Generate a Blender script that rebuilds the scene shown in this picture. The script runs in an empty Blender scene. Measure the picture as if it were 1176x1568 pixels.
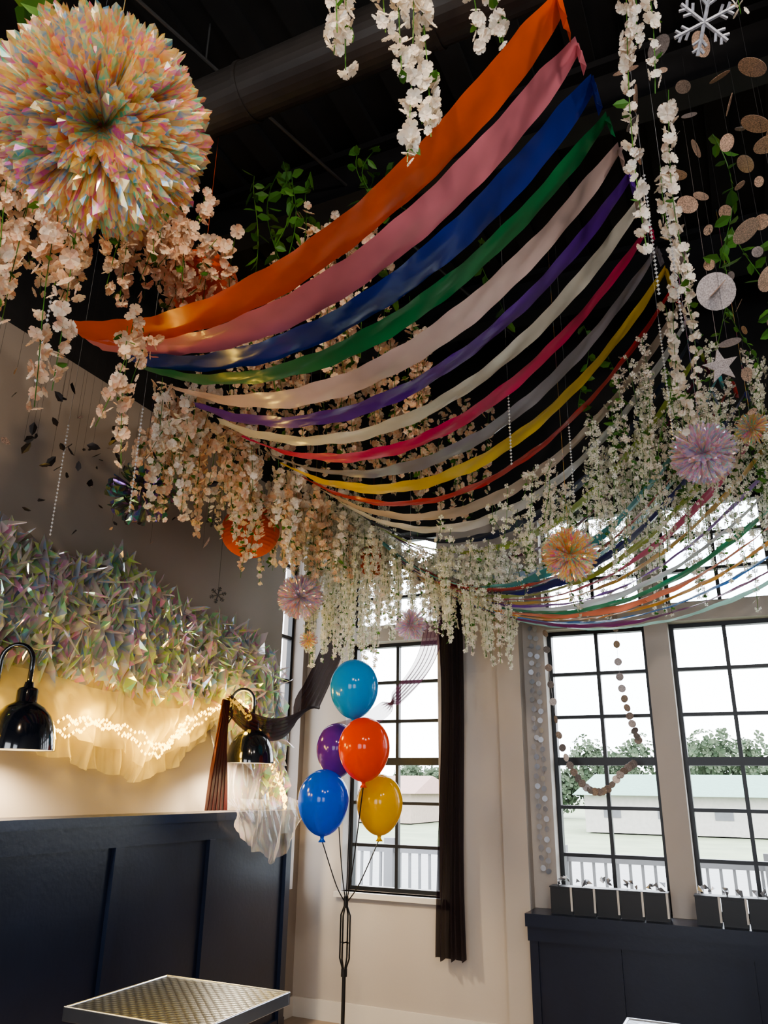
import bpy, math, random
import numpy as np
from mathutils import Matrix, Vector, noise
random.seed(7); rng=np.random.default_rng(7)
SC=bpy.context.scene
COL=SC.collection
# ------------------------------------------------------------ camera
cd=bpy.data.cameras.new('camera'); cam=bpy.data.objects.new('camera',cd); COL.objects.link(cam)
cd.sensor_fit='VERTICAL'; cd.sensor_height=36; cd.lens=27.0; cd.clip_end=500
cam.matrix_world=Matrix.Translation((0,0,1.5))@Matrix.Rotation(math.radians(25),4,'Z')@Matrix.Rotation(math.radians(109.7),4,'X')@Matrix.Rotation(math.radians(0.8),4,'Z')
SC.camera=cam
SC.view_settings.view_transform='AgX'
try: SC.view_settings.look='AgX - Medium High Contrast'
except Exception: pass
SC.view_settings.exposure=0.3

# ------------------------------------------------------------ materials
def new_mat(name):
    m=bpy.data.materials.new(name); m.use_nodes=True
    nt=m.node_tree; nt.nodes.clear()
    out=nt.nodes.new('ShaderNodeOutputMaterial')
    return m,nt,out
def ramp(nt,cols,pos=None,interp='LINEAR'):
    r=nt.nodes.new('ShaderNodeValToRGB'); e=r.color_ramp.elements; r.color_ramp.interpolation=interp
    n=len(cols)
    while len(e)<n: e.new(0.5)
    for i,c in enumerate(cols):
        e[i].position=(i/(n-1) if pos is None else pos[i]); e[i].color=(*c,1)
    return r
def pm(name,col,rough=.5,metal=0.,vary=.08,scale=6.,bump=0.,bscale=40.,spec=.5,sheen=0.,coat=0.,stretch=None):
    m,nt,out=new_mat(name)
    p=nt.nodes.new('ShaderNodeBsdfPrincipled'); nt.links.new(p.outputs[0],out.inputs[0])
    tc=nt.nodes.new('ShaderNodeTexCoord'); mp=nt.nodes.new('ShaderNodeMapping')
    nt.links.new(tc.outputs['Object'],mp.inputs[0])
    if stretch: mp.inputs['Scale'].default_value=stretch
    nz=nt.nodes.new('ShaderNodeTexNoise'); nz.inputs['Scale'].default_value=scale; nz.inputs['Detail'].default_value=4
    nt.links.new(mp.outputs[0],nz.inputs['Vector'])
    a=tuple(max(0,c*(1-vary)) for c in col); b=tuple(min(1,c*(1+vary)) for c in col)
    r=ramp(nt,[a,b],[.3,.7]); nt.links.new(nz.outputs['Fac'],r.inputs[0]); nt.links.new(r.outputs[0],p.inputs['Base Color'])
    p.inputs['Roughness'].default_value=rough; p.inputs['Metallic'].default_value=metal
    p.inputs['Specular IOR Level'].default_value=spec
    if sheen: p.inputs['Sheen Weight'].default_value=sheen
    if coat: p.inputs['Coat Weight'].default_value=coat; p.inputs['Coat Roughness'].default_value=.05
    if bump:
        bn=nt.nodes.new('ShaderNodeTexNoise'); bn.inputs['Scale'].default_value=bscale
        nt.links.new(mp.outputs[0],bn.inputs['Vector'])
        bp=nt.nodes.new('ShaderNodeBump'); bp.inputs['Strength'].default_value=bump; bp.inputs['Distance'].default_value=.01
        nt.links.new(bn.outputs['Fac'],bp.inputs['Height']); nt.links.new(bp.outputs[0],p.inputs['Normal'])
    return m
def island_mat(name,cols,rough=.6,trans=.4,spec=.3):
    m,nt,out=new_mat(name)
    g=nt.nodes.new('ShaderNodeNewGeometry'); r=ramp(nt,cols); nt.links.new(g.outputs['Random Per Island'],r.inputs[0])
    p=nt.nodes.new('ShaderNodeBsdfPrincipled'); p.inputs['Roughness'].default_value=rough; p.inputs['Specular IOR Level'].default_value=spec
    t=nt.nodes.new('ShaderNodeBsdfTranslucent'); mx=nt.nodes.new('ShaderNodeMixShader'); mx.inputs[0].default_value=trans
    nt.links.new(r.outputs[0],p.inputs['Base Color']); nt.links.new(r.outputs[0],t.inputs[0])
    nt.links.new(p.outputs[0],mx.inputs[1]); nt.links.new(t.outputs[0],mx.inputs[2]); nt.links.new(mx.outputs[0],out.inputs[0])
    return m
def irid_mat(name,cols,scale=3.,rough=.15,metal=.6,transp=.15,trans=.25,nk=1.0,ik=1.0,det=3,nm=1.3):
    "iridescent film: hue depends on position, on the facet's own orientation and on the piece"
    m,nt,out=new_mat(name)
    g=nt.nodes.new('ShaderNodeNewGeometry'); tc=nt.nodes.new('ShaderNodeTexCoord')
    nz=nt.nodes.new('ShaderNodeTexNoise'); nz.inputs['Scale'].default_value=scale; nz.inputs['Detail'].default_value=det; nz.inputs['Distortion'].default_value=1.
    nt.links.new(tc.outputs['Object'],nz.inputs['Vector'])
    dt=nt.nodes.new('ShaderNodeVectorMath'); dt.operation='DOT_PRODUCT'; dt.inputs[1].default_value=(.9*nk,.6*nk,.8*nk); nt.links.new(tc.outputs['Normal'],dt.inputs[0])
    ab=nt.nodes.new('ShaderNodeMath'); ab.operation='ABSOLUTE'; nt.links.new(dt.outputs['Value'],ab.inputs[0])
    a=nt.nodes.new('ShaderNodeMath'); a.operation='MULTIPLY_ADD'; a.inputs[1].default_value=nm
    nt.links.new(nz.outputs['Fac'],a.inputs[0]); nt.links.new(ab.outputs[0],a.inputs[2])
    i=nt.nodes.new('ShaderNodeMath'); i.operation='MULTIPLY_ADD'; i.inputs[1].default_value=ik
    nt.links.new(g.outputs['Random Per Island'],i.inputs[0]); nt.links.new(a.outputs[0],i.inputs[2])
    f=nt.nodes.new('ShaderNodeMath'); f.operation='FRACT'; nt.links.new(i.outputs[0],f.inputs[0])
    r=ramp(nt,cols); nt.links.new(f.outputs[0],r.inputs[0])
    p=nt.nodes.new('ShaderNodeBsdfPrincipled'); p.inputs['Roughness'].default_value=rough; p.inputs['Metallic'].default_value=metal
    try:
        p.inputs['Thin Film Thickness'].default_value=420; p.inputs['Thin Film IOR'].default_value=1.8
    except Exception: pass
    p.inputs['Specular IOR Level'].default_value=1.0
    nt.links.new(r.outputs[0],p.inputs['Base Color'])
    t=nt.nodes.new('ShaderNodeBsdfTranslucent'); nt.links.new(r.outputs[0],t.inputs[0])
    mx=nt.nodes.new('ShaderNodeMixShader'); mx.inputs[0].default_value=trans
    nt.links.new(p.outputs[0],mx.inputs[1]); nt.links.new(t.outputs[0],mx.inputs[2])
    last=mx
    if transp:
        tr=nt.nodes.new('ShaderNodeBsdfTransparent'); m2=nt.nodes.new('ShaderNodeMixShader'); m2.inputs[0].default_value=transp
        nt.links.new(mx.outputs[0],m2.inputs[1]); nt.links.new(tr.outputs[0],m2.inputs[2]); last=m2
    nt.links.new(last.outputs[0],out.inputs[0])
    return m
def cloth_mat(name,col,rough=.45,trans=.35,transp=0.,sheen=.2,spec=.5,coat=0.):
    m,nt,out=new_mat(name)
    tc=nt.nodes.new('ShaderNodeTexCoord'); nz=nt.nodes.new('ShaderNodeTexNoise'); nz.inputs['Scale'].default_value=5
    nt.links.new(tc.outputs['Object'],nz.inputs['Vector'])
    r=ramp(nt,[tuple(c*.88 for c in col),tuple(min(1,c*1.08) for c in col)],[.35,.65]); nt.links.new(nz.outputs['Fac'],r.inputs[0])
    p=nt.nodes.new('ShaderNodeBsdfPrincipled'); p.inputs['Roughness'].default_value=rough; p.inputs['Sheen Weight'].default_value=sheen; p.inputs['Specular IOR Level'].default_value=spec
    if coat: p.inputs['Coat Weight'].default_value=coat; p.inputs['Coat Roughness'].default_value=.16
    t=nt.nodes.new('ShaderNodeBsdfTranslucent'); mx=nt.nodes.new('ShaderNodeMixShader'); mx.inputs[0].default_value=trans
    nt.links.new(r.outputs[0],p.inputs['Base Color']); nt.links.new(r.outputs[0],t.inputs[0])
    nt.links.new(p.outputs[0],mx.inputs[1]); nt.links.new(t.outputs[0],mx.inputs[2])
    last=mx
    if transp:
        tr=nt.nodes.new('ShaderNodeBsdfTransparent'); m2=nt.nodes.new('ShaderNodeMixShader'); m2.inputs[0].default_value=transp
        nt.links.new(mx.outputs[0],m2.inputs[1]); nt.links.new(tr.outputs[0],m2.inputs[2]); last=m2
    nt.links.new(last.outputs[0],out.inputs[0])
    return m
def emit_mat(name,col,s):
    m,nt,out=new_mat(name); e=nt.nodes.new('ShaderNodeEmission'); e.inputs[0].default_value=(*col,1); e.inputs[1].default_value=s
    nt.links.new(e.outputs[0],out.inputs[0])
    try: m.cycles.emission_sampling='NONE'
    except Exception: pass
    return m

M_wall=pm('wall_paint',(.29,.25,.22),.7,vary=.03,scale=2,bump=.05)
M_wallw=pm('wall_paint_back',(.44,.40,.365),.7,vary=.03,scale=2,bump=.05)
M_black=pm('ceiling_black',(.010,.010,.011),.8,vary=.3)
M_beam=pm('steel_black',(.016,.016,.018),.5,vary=.2)
M_duct=pm('duct_paint',(.040,.034,.030),.5,vary=.2)
M_floor=pm('floor_wood',(.32,.25,.19),.4,vary=.25,scale=8,stretch=(1,.1,1))
M_navy=pm('navy_panel_paint',(.007,.012,.032),.28,vary=.1,bump=.05)
M_frame=pm('window_frame_black',(.012,.013,.016),.4)
M_trim=pm('white_trim',(.60,.57,.53),.5,vary=.02)
M_lamp=pm('black_enamel',(.006,.009,.018),.12,coat=.6)
M_white=pm('lamp_interior_white',(.8,.78,.72),.5)
M_chrome=pm('brushed_metal',(.50,.53,.58),.3,metal=1.)

# ------------------------------------------------------------ mesh helpers
def mk(name,V,F,mats,mi=None,smooth=False,parent=None,loc=None):
    me=bpy.data.meshes.new(name)
    V=V.tolist() if isinstance(V,np.ndarray) else V
    me.from_pydata(V,[],F)
    if not isinstance(mats,(list,tuple)): mats=[mats]
    for m in mats: me.materials.append(m)
    if mi is not None: me.polygons.foreach_set('material_index',np.array(mi,dtype=np.int32))
    if smooth: me.polygons.foreach_set('use_smooth',np.ones(len(me.polygons),dtype=bool))
    me.update()
    ob=bpy.data.objects.new(name,me); COL.objects.link(ob)
    if loc is not None: ob.location=loc
    if parent: ob.parent=parent
    return ob
def empty(name,loc=(0,0,0)):
    e=bpy.data.objects.new(name,None); e.location=loc; e.empty_display_size=.1; COL.objects.link(e); return e
class B:
    "accumulates geometry"
    def __init__(s): s.V=[];s.F=[];s.M=[];s.n=0
    def add(s,V,F,m=0):
        V=np.asarray(V,float); o=s.n; s.V.append(V); s.F.extend([tuple(i+o for i in f) for f in F]); s.M.extend([m]*len(F)); s.n+=len(V)
    def box(s,x0,x1,y0,y1,z0,z1,m=0):
        V=[(x,y,z) for z in (z0,z1) for y in (y0,y1) for x in (x0,x1)]
        s.add(V,[(0,2,3,1),(4,5,7,6),(0,1,5,4),(2,6,7,3),(0,4,6,2),(1,3,7,5)],m)
    def cyl(s,a,b,r0,r1=None,n=12,m=0,caps=True):
        r1=r0 if r1 is None else r1
        a=Vector(a);b=Vector(b);d=(b-a).normalized(); u=d.orthogonal().normalized(); w=d.cross(u)
        V=[];F=[]
        for p,r in ((a,r0),(b,r1)):
            for i in range(n):
                t=2*math.pi*i/n; V.append(tuple(p+u*(r*math.cos(t))+w*(r*math.sin(t))))
        for i in range(n): F.append((i,(i+1)%n,n+(i+1)%n,n+i))
        if caps: F.append(tuple(range(n-1,-1,-1))); F.append(tuple(range(n,2*n)))
        s.add(V,F,m)
    def tube(s,pts,r,n=8,m=0):
        pts=[Vector(p) for p in pts]; V=[];F=[]
        u=None
        for k,p in enumerate(pts):
            d=(pts[min(k+1,len(pts)-1)]-pts[max(k-1,0)]).normalized()
            if u is None: u=d.orthogonal().normalized()
            u=(u-d*u.dot(d)).normalized(); w=d.cross(u)
            rr=r[k] if isinstance(r,(list,tuple,np.ndarray)) else r
            for i in range(n):
                t=2*math.pi*i/n; V.append(tuple(p+u*(rr*math.cos(t))+w*(rr*math.sin(t))))
        for k in range(len(pts)-1):
            for i in range(n): F.append((k*n+i,k*n+(i+1)%n,(k+1)*n+(i+1)%n,(k+1)*n+i))
        F.append(tuple(range(n-1,-1,-1))); F.append(tuple((len(pts)-1)*n+i for i in range(n)))
        s.add(V,F,m)
    def lathe(s,prof,c,n=32,m=0):
        V=[];F=[]
        for (r,z) in prof:
            for i in range(n):
                t=2*math.pi*i/n; V.append((c[0]+r*math.cos(t),c[1]+r*math.sin(t),c[2]+z))
        for k in range(len(prof)-1):
            for i in range(n): F.append((k*n+i,k*n+(i+1)%n,(k+1)*n+(i+1)%n,(k+1)*n+i))
        s.add(V,F,m)
    def inst(s,TV,TF,P,R,S,m=0):
        "TV (k,3) template; P (N,3); R (N,3,3); S (N,) or (N,3)"
        TV=np.asarray(TV,float); N=len(P); k=len(TV)
        if N==0: return
        S=np.asarray(S,float); S=S[:,None,None] if S.ndim==1 else S[:,None,:]
        W=np.einsum('nij,nkj->nki',R,TV[None]*S)+P[:,None,:]
        o=s.n; s.V.append(W.reshape(-1,3))
        for i in range(N):
            b=o+i*k
            s.F.extend([tuple(j+b for j in f) for f in TF])
        s.M.extend([m]*(N*len(TF))); s.n+=N*k
    def done(s,name,mats,smooth=False,parent=None,loc=None):
        V=np.concatenate(s.V) if s.V else np.zeros((0,3))
        if loc is not None: V=V-np.array(loc)
        return mk(name,V,s.F,mats,s.M,smooth,parent,loc)
def frames_from_dir(D,spin=None):
    "rotation matrices whose z axis = D"
    D=D/np.linalg.norm(D,axis=1,keepdims=True); N=len(D)
    A=np.tile([0,0,1.],(N,1)); A[np.abs(D[:,2])>.95]=[1,0,0]
    X=np.cross(A,D); X/=np.linalg.norm(X,axis=1,keepdims=True); Y=np.cross(D,X)
    if spin is None: spin=rng.uniform(0,6.283,N)
    c=np.cos(spin)[:,None]; s_=np.sin(spin)[:,None]
    X2=X*c+Y*s_; Y2=-X*s_+Y*c
    return np.stack([X2,Y2,D],axis=2)

# ------------------------------------------------------------ room shell
H=5.0; ZT=4.6
def room():
    b=B(); b.box(-3.4,4.0,-3.5,5.7,-.1,0); b.done('floor',M_floor)
    b=B(); b.box(-3.4,4.0,-3.5,5.7,H,H+.1); b.done('ceiling',M_black)
    b=B()
    for (y0,y1,z0,z1) in [(-3.5,4.97,0,3.7),(4.97,5.30,0,.8),(4.97,5.30,3.42,3.7),(5.30,5.7,0,3.7)]: b.box(-3.36,-3.16,y0,y1,z0,z1,0)
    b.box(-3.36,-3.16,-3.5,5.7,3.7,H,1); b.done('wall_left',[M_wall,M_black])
    b=B(); b.box(-3.30,-3.26,4.97,5.0,.8,3.42); b.box(-3.30,-3.26,5.27,5.3,.8,3.42)
    for z in (.8,1.10,1.39,1.66,1.97,2.26,2.60,2.93,3.18,3.39): b.box(-3.295,-3.265,5.0,5.27,z,z+.028)
    b.done('window_6',[M_frame])
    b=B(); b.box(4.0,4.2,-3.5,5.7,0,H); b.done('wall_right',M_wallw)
    b=B(); b.box(-3.16,-2.2,-3.7,-3.5,0,H); b.box(-.2,1.0,-3.7,-3.5,0,H); b.box(3.0,4.0,-3.7,-3.5,0,H)
    for a,c in ((-2.2,-.2),(1.0,3.0)): b.box(a,c,-3.7,-3.5,0,.8); b.box(a,c,-3.7,-3.5,2.9,H)
    b.done('wall_rear',M_wallw)
    wins=[(-2.80,-2.05),(-1.25,-.57),(-.42,.26),(.41,1.09),(1.6,2.3)]
    b=B(); y0,y1=5.37,5.62; x=-3.16
    for (a,c) in wins:
        b.box(x,a,y0,y1,0,3.42); b.box(a,c,y0,y1,0,.80); b.box(a,c,y0,y1,2.56,2.68); x=c
    b.box(x,4.0,y0,y1,0,3.42); b.box(-3.16,4.0,y0,y1,3.42,H,1)
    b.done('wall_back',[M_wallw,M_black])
    for k,(a,c) in enumerate(wins):
        e=empty('window_%d'%(k+1),((a+c)/2,5.5,1.7))
        f=B(); yy0,yy1=5.48,5.54
        def fr(z0,z1,rows):
            t=.028
            f.box(a,a+t,yy0,yy1,z0,z1); f.box(c-t,c,yy0,yy1,z0,z1); f.box(a+t,c-t,yy0,yy1,z0,z0+t); f.box(a+t,c-t,yy0,yy1,z1-t,z1)
            xm=(a+c)/2; f.box(xm-.012,xm+.012,yy0+.01,yy1-.01,z0+t,z1-t)
            for z in rows:
                h=.026 if abs(z-1.68)<.01 else .011
                f.box(a+t,c-t,yy0+.005,yy1-.005,z-h,z+h)
        fr(.80,2.56,[1.10,1.39,1.68,1.97,2.26]); fr(2.68,3.42,[2.93,3.18])
        o=f.done('frame',M_frame,loc=(0,0,0)); o.parent=e; o.location=(-(a+c)/2,-5.5,-1.7)
        s=B(); s.box(a-.04,c+.04,5.33,5.46,.765,.80) if k==0 else s.box(a,c,5.37,5.47,.78,.80)
        o=s.done('sill',M_trim); o.parent=e; o.location=(-(a+c)/2,-5.5,-1.7)
    b=B(); b.box(-1.56,-1.40,5.25,5.37,0,3.42); b.done('trim_1',M_wallw)
    b=B(); b.box(-3.16,-1.56,5.352,5.37,0,.12); b.done('baseboard_back',M_trim)
    b=B(); b.box(-3.16,-3.142,4.92,5.352,0,.12); b.done('baseboard_left',M_trim)
    b=B()
    for x in np.arange(-3.1,4,.30): b.box(x,x+.12,-3.4,5.3,H-.05,H-.001)
    b.done('trim_2',M_black)
    for i,y in enumerate((.2,3.1,4.6)):
        b=B(); b.box(-3.1,3.95,y-.08,y+.08,H-.10,H-.06); b.box(-3.1,3.95,y-.012,y+.012,H-.36,H-.1); b.box(-3.1,3.95,y-.08,y+.08,H-.39,H-.36)
        b.done('ceiling_beam',M_beam)
    b=B(); b.cyl((-3.15,2.12,4.45),(3.9,2.10,4.45),.125,n=28)
    for x in np.arange(-2.6,3.8,.9): b.cyl((x,2.115,4.45),(x+.02,2.115,4.45),.132,n=28)
    b.done('air_duct',M_duct,smooth=False)
    b=B()
    for p in [((-3.1,.9,4.7),(3.9,1.3,4.7)),((-2.7,-1,4.75),(-1.2,5.2,4.75)),((.6,-1,4.6),(.9,5.2,4.6))]:
        b.cyl(p[0],p[1],.010,n=8)
        for t in (.1,.5,.9):
            q=Vector(p[0]).lerp(Vector(p[1]),t); b.cyl(q,(q.x,q.y,4.99),.005,n=6)
    b.done('electrical_conduit',pm('conduit_grey',(.10,.10,.10),.4,metal=.5))
room()
b=B()
b.box(-1.39,3.9,5.16,5.368,0,.72,0)
b.box(-1.395,3.9,5.09,5.368,.72,.79,0)
b.box(-1.39,3.9,5.12,5.16,.64,.72,0)
for x in (-1.385,-.9,-.2,.5,1.2): b.box(x,x+.05,5.145,5.16,.08,.64,0)
b.box(-1.39,3.9,5.145,5.16,0,.09,0)
b.done('wainscot_ledge',M_navy)
b=B()
b.box(-3.155,-2.95,-1.5,4.89,0,1.30,0)
b.box(-3.158,-2.92,-1.5,4.92,1.30,1.345,0)
b.box(-2.95,-2.93,-1.5,4.89,1.20,1.30,0)
for y in (-.57,.19,.95,1.71,2.47,3.23,3.99,4.84): b.box(-2.95,-2.925,y-.03,y+.03,0,1.20,0)
b.box(-2.95,-2.93,-1.5,4.89,0,.12,0)
b.done('booth_partition',M_navy)

# ------------------------------------------------------------ blossoms
def petal_ring(n,wide=.42,cup=.25):
    V=[];F=[]
    for k in range(n):
        t=2*math.pi*k/n; c,s=math.cos(t),math.sin(t)
        L=[(0.02,0,0),(.45,wide*.8,.10*cup*4),(.85,wide*.85,.3*cup*3),(1.0,0,.28*cup*2),(.85,-wide*.85,.3*cup*3),(.45,-wide*.8,.10*cup*4),(.55,0,.0)]
        o=len(V)
        for (x,y,z) in L: V.append((x*c-y*s,x*s+y*c,z))
        F+= [(o,o+5,o+6,o+1),(o+1,o+6,o+3,o+2),(o+6,o+5,o+4,o+3)]
    return V,F
FL5=petal_ring(5,wide=.5)
def small_flower():
    V=[];F=[]
    for k in range(4):
        t=math.pi/2*k; c,s=math.cos(t),math.sin(t)
        o=len(V)
        for (x,y,z) in [(0,0,0),(.7,.45,.25),(1,0,.15),(.7,-.45,.25)]: V.append((x*c-y*s,x*s+y*c,z))
        F.append((o,o+3,o+2,o+1))
    return V,F
FL4=small_flower()
LEAF=([(0,0,0),(.35,.28,.03),(.75,.2,0),(1,0,-.08),(.75,-.2,0),(.35,-.28,.03),(.5,0,-.05)],[(0,5,6,1),(1,6,3,2),(6,5,4,3)])
def strand(b,top,length,size=.022,rad=.03,dens=70,kind=5,m=0,leaf=.06,lm=1,sway=.03,taper=.6):
    top=np.array(top,float); n=max(3,int(length*dens))
    t=np.sort(rng.uniform(0,1,n))
    k=max(2,int(length/.055)); cen=(np.round(t*k))/k; t=np.clip(cen+(t-cen)*.55,0,1)
    ph=rng.uniform(0,6.28,2)
    ax=np.stack([top[0]+sway*np.sin(t*3+ph[0]),top[1]+sway*np.sin(t*2.5+ph[1]),top[2]-t*length],1)
    a=rng.uniform(0,6.283,n); r=rad*(1-taper*np.clip(t,0,1))*rng.uniform(.4,1.1,n)
    P=ax+np.stack([r*np.cos(a),r*np.sin(a),rng.normal(0,.006,n)],1)
    D=np.stack([np.cos(a),np.sin(a),rng.normal(-.35,.5,n)],1)+rng.normal(0,.3,(n,3))
    R=frames_from_dir(D); S=size*rng.uniform(.7,1.25,n)*(1-.35*np.clip(t,0,1))
    T=FL5 if kind==5 else FL4
    b.inst(T[0],T[1],P,R,S,m)
    nl=rng.binomial(n,leaf)
    if nl>0:
        idx=rng.integers(0,n,nl); a=rng.uniform(0,6.283,nl)
        D=np.stack([np.cos(a),np.sin(a),rng.uniform(-1,.2,nl)],1)
        Rm=frames_from_dir(D); Rm=Rm[:,:,[2,0,1]]
        b.inst(LEAF[0],LEAF[1],ax[idx],Rm,size*rng.uniform(1.3,2.2,nl),lm)
    k=max(2,int(length/.12)); tt=np.linspace(0,1,k+1)
    pts=[(top[0]+sway*math.sin(q*3+ph[0]),top[1]+sway*math.sin(q*2.5+ph[1]),top[2]-q*length) for q in tt]
    b.tube(pts,.0018,n=3,m=lm)
def leafvine(b,top,length,size=.05,dens=28,m=0,sway=.05):
    top=np.array(top,float); n=int(length*dens); t=np.linspace(.05,1,n); ph=rng.uniform(0,6.28,2)
    ax=np.stack([top[0]+sway*np.sin(t*4+ph[0]),top[1]+sway*np.sin(t*3+ph[1]),top[2]-t*length],1)
    a=rng.uniform(0,6.283,n); D=np.stack([np.cos(a),np.sin(a),rng.uniform(-1.2,.2,n)],1)
    Rm=frames_from_dir(D); Rm=Rm[:,:,[2,0,1]]
    b.inst(LEAF[0],LEAF[1],ax,Rm,size*rng.uniform(.7,1.2,n),m)
    b.tube(ax.tolist(),.002,n=4,m=m)
M_warmtint=island_mat('warm_light_tint_blossom',[(.84,.56,.38),(.88,.70,.54),(.93,.84,.72),(.82,.50,.36)])  # peach tone is warm light painted into the colour of pale petals
M_cream=island_mat('cream_blossom',[(.86,.80,.70),(.92,.88,.80),(.82,.70,.60),(.94,.92,.88)])
M_wist=island_mat('white_wisteria',[(.86,.83,.72),(.93,.90,.83),(.72,.74,.54),(.94,.92,.88)])
M_leaf=island_mat('leaf_green',[(.04,.13,.02),(.07,.20,.035),(.12,.26,.05)],rough=.4,trans=.3)
FM=[M_warmtint,M_leaf,M_cream,M_wist]

def ribz(x,y):
    s=min(max((x+2.2)/2.1,0),1); g=.42+.085*max(0,y-2)
    return 3.2+s*1.0-4*g*s*(1-s)

b=B()
for (x,y,zb) in [(-.66,1.24,3.13),(-.60,1.20,3.22),(-.72,1.22,3.24),(-.58,1.33,2.93),(-.545,1.25,3.15),(-.46,1.56,3.42),(-.42,1.60,3.52),(-.63,1.15,3.3),(-.56,1.36,3.02),(-.69,1.18,3.18)]:
    strand(b,(x,y,4.3),4.3-zb,size=.026,rad=.028,dens=75,m=2,leaf=.08,taper=.4)
b.done('blossom_garland',FM)
b=B()
for (x,y,zb,zt) in [(-.07,2.0,2.98,4.3),(-.02,1.95,3.5,4.3),(-.06,1.9,3.7,4.3),(.3,2.1,3.9,4.4),(.02,2.35,3.1,3.9),(-.02,2.8,3.2,4.0),(-.03,3.2,3.1,4.1),(-.08,3.6,3.05,4.0),(-.1,3.9,2.95,4.0)]:
    strand(b,(x,y,zt),zt-zb,size=.024,rad=.022,dens=70,m=2,leaf=.10,taper=.3)
b.done('blossom_garland',FM)
b=B()
for i in range(76):
    y=rng.uniform(1.05,2.15); x=-1.72+rng.uniform(-.24,.16)+(-.10)*(y-1.1); zt=rng.uniform(3.45,3.75)
    lo=2.80 if y<1.35 else (3.0 if y<1.6 else 3.2)
    zb=lo+rng.uniform(0,.30)
    strand(b,(x,y,zt),zt-zb,size=.027,rad=.038,dens=70,m=0,leaf=.05)
for (x,y,zt,zb) in [(-1.66,1.27,3.0,2.46),(-1.64,1.33,2.95,2.52),(-1.81,1.68,3.0,2.6),(-1.82,1.78,3.1,2.52),(-1.9,1.9,3.1,2.7)]:
    strand(b,(x,y,zt),zt-zb,size=.026,rad=.034,dens=75,m=0,leaf=.08)
b.done('warm_light_tint_garland',FM)
b=B()
for i in range(85):
    x=rng.uniform(-2.5,-1.3); y=rng.uniform(2.5,4.9); zt=rng.uniform(3.7,4.15); zb=ribz(x,y)+.10+rng.uniform(0,.25)
    if zt-zb>.1: strand(b,(x,y,zt),zt-zb,size=.026,rad=.038,dens=55,m=0,leaf=.12)
b.done('warm_light_tint_garland',FM)
b=B()
for i in range(95):
    y=rng.uniform(2.6,4.7); x=rng.uniform(-2.75,-2.28); zt=rng.uniform(3.15,3.5); zb=rng.uniform(2.70,3.05)
    strand(b,(x,y,zt),zt-zb,size=.026,rad=.038,dens=80,m=0 if rng.random()<.6 else 2,leaf=.1,kind=5)
b.done('warm_light_tint_garland',FM)
b=B()
for i in range(165):
    x=rng.uniform(-2.72,-1.3); y=rng.uniform(4.35,5.15)
    zt=rng.uniform(3.2,3.5) if x<-2.2 else ribz(x,y)-.04
    zb=2.46-.16*math.cos((x+2.62)*5.)+rng.uniform(-.10,.30)
    strand(b,(x,y,zt),max(.15,zt-zb),size=.018,rad=.038,dens=165,kind=4,m=3 if rng.random()<.8 else 2,leaf=.04,sway=.02,taper=.7)
b.done('wisteria_garland',FM)
b=B()
for i in range(235):
    x=rng.uniform(-1.5,1.35); y=rng.uniform(3.9,5.15)
    if x<-.25: zt=ribz(x,y)-.05; zb=rng.uniform(2.5,2.95)+max(0,(4.5-y))*.2
    else: zt=rng.uniform(3.3,3.8); zb=rng.uniform(2.5,3.2)+max(0,(4.5-y))*.3
    strand(b,(x,y,zt),max(.15,zt-zb),size=.0175,rad=.035,dens=110,kind=4,m=3 if rng.random()<.6 else 2,leaf=.12,sway=.03,taper=.6)
for i in range(40):
    x=rng.uniform(-.3,1.1); y=rng.uniform(3.2,4.8); zt=rng.uniform(3.3,3.9)
    leafvine(b,(x,y,zt),rng.uniform(.3,.7),size=.04,m=1)
b.done('wisteria_garland',FM)
b=B()
for (x,y,zt,zb) in [(-1.58,2.35,4.25,3.55),(-1.66,2.4,4.25,3.6),(-1.72,2.30,4.2,3.5),(-1.5,2.45,4.2,3.7),(-1.62,2.33,4.3,3.7),(-1.26,2.5,4.3,3.88),(-1.15,2.55,4.3,3.9),(-1.2,2.45,4.25,3.9),(-1.35,2.6,4.3,3.85),(-1.25,.85,3.9,3.35),(-1.15,.8,3.9,3.4),(-1.4,.9,3.9,3.35),(-1.3,.95,3.9,3.3),(-1.3,2.7,4.2,3.6),(-1.6,3.0,4.0,3.4),(-.9,3.2,4.2,3.7),(-.6,3.9,4.0,3.5),(-.5,4.2,4.0,3.3),(.15,2.6,3.9,3.3),(.25,3.0,3.8,3.2),(.4,3.3,3.9,3.1)]:
    leafvine(b,(x,y,zt),zt-zb,size=.07,m=0)
b.done('leaf_vine',[M_leaf])
b=B()
for (x,y,zt,zb) in [(-1.55,2.40,4.0,3.45),(-1.48,2.45,3.9,3.5)]: strand(b,(x,y,zt),zt-zb,size=.026,rad=.03,dens=60,m=0,leaf=.1)
b.done('warm_light_tint_garland',FM)

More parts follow.
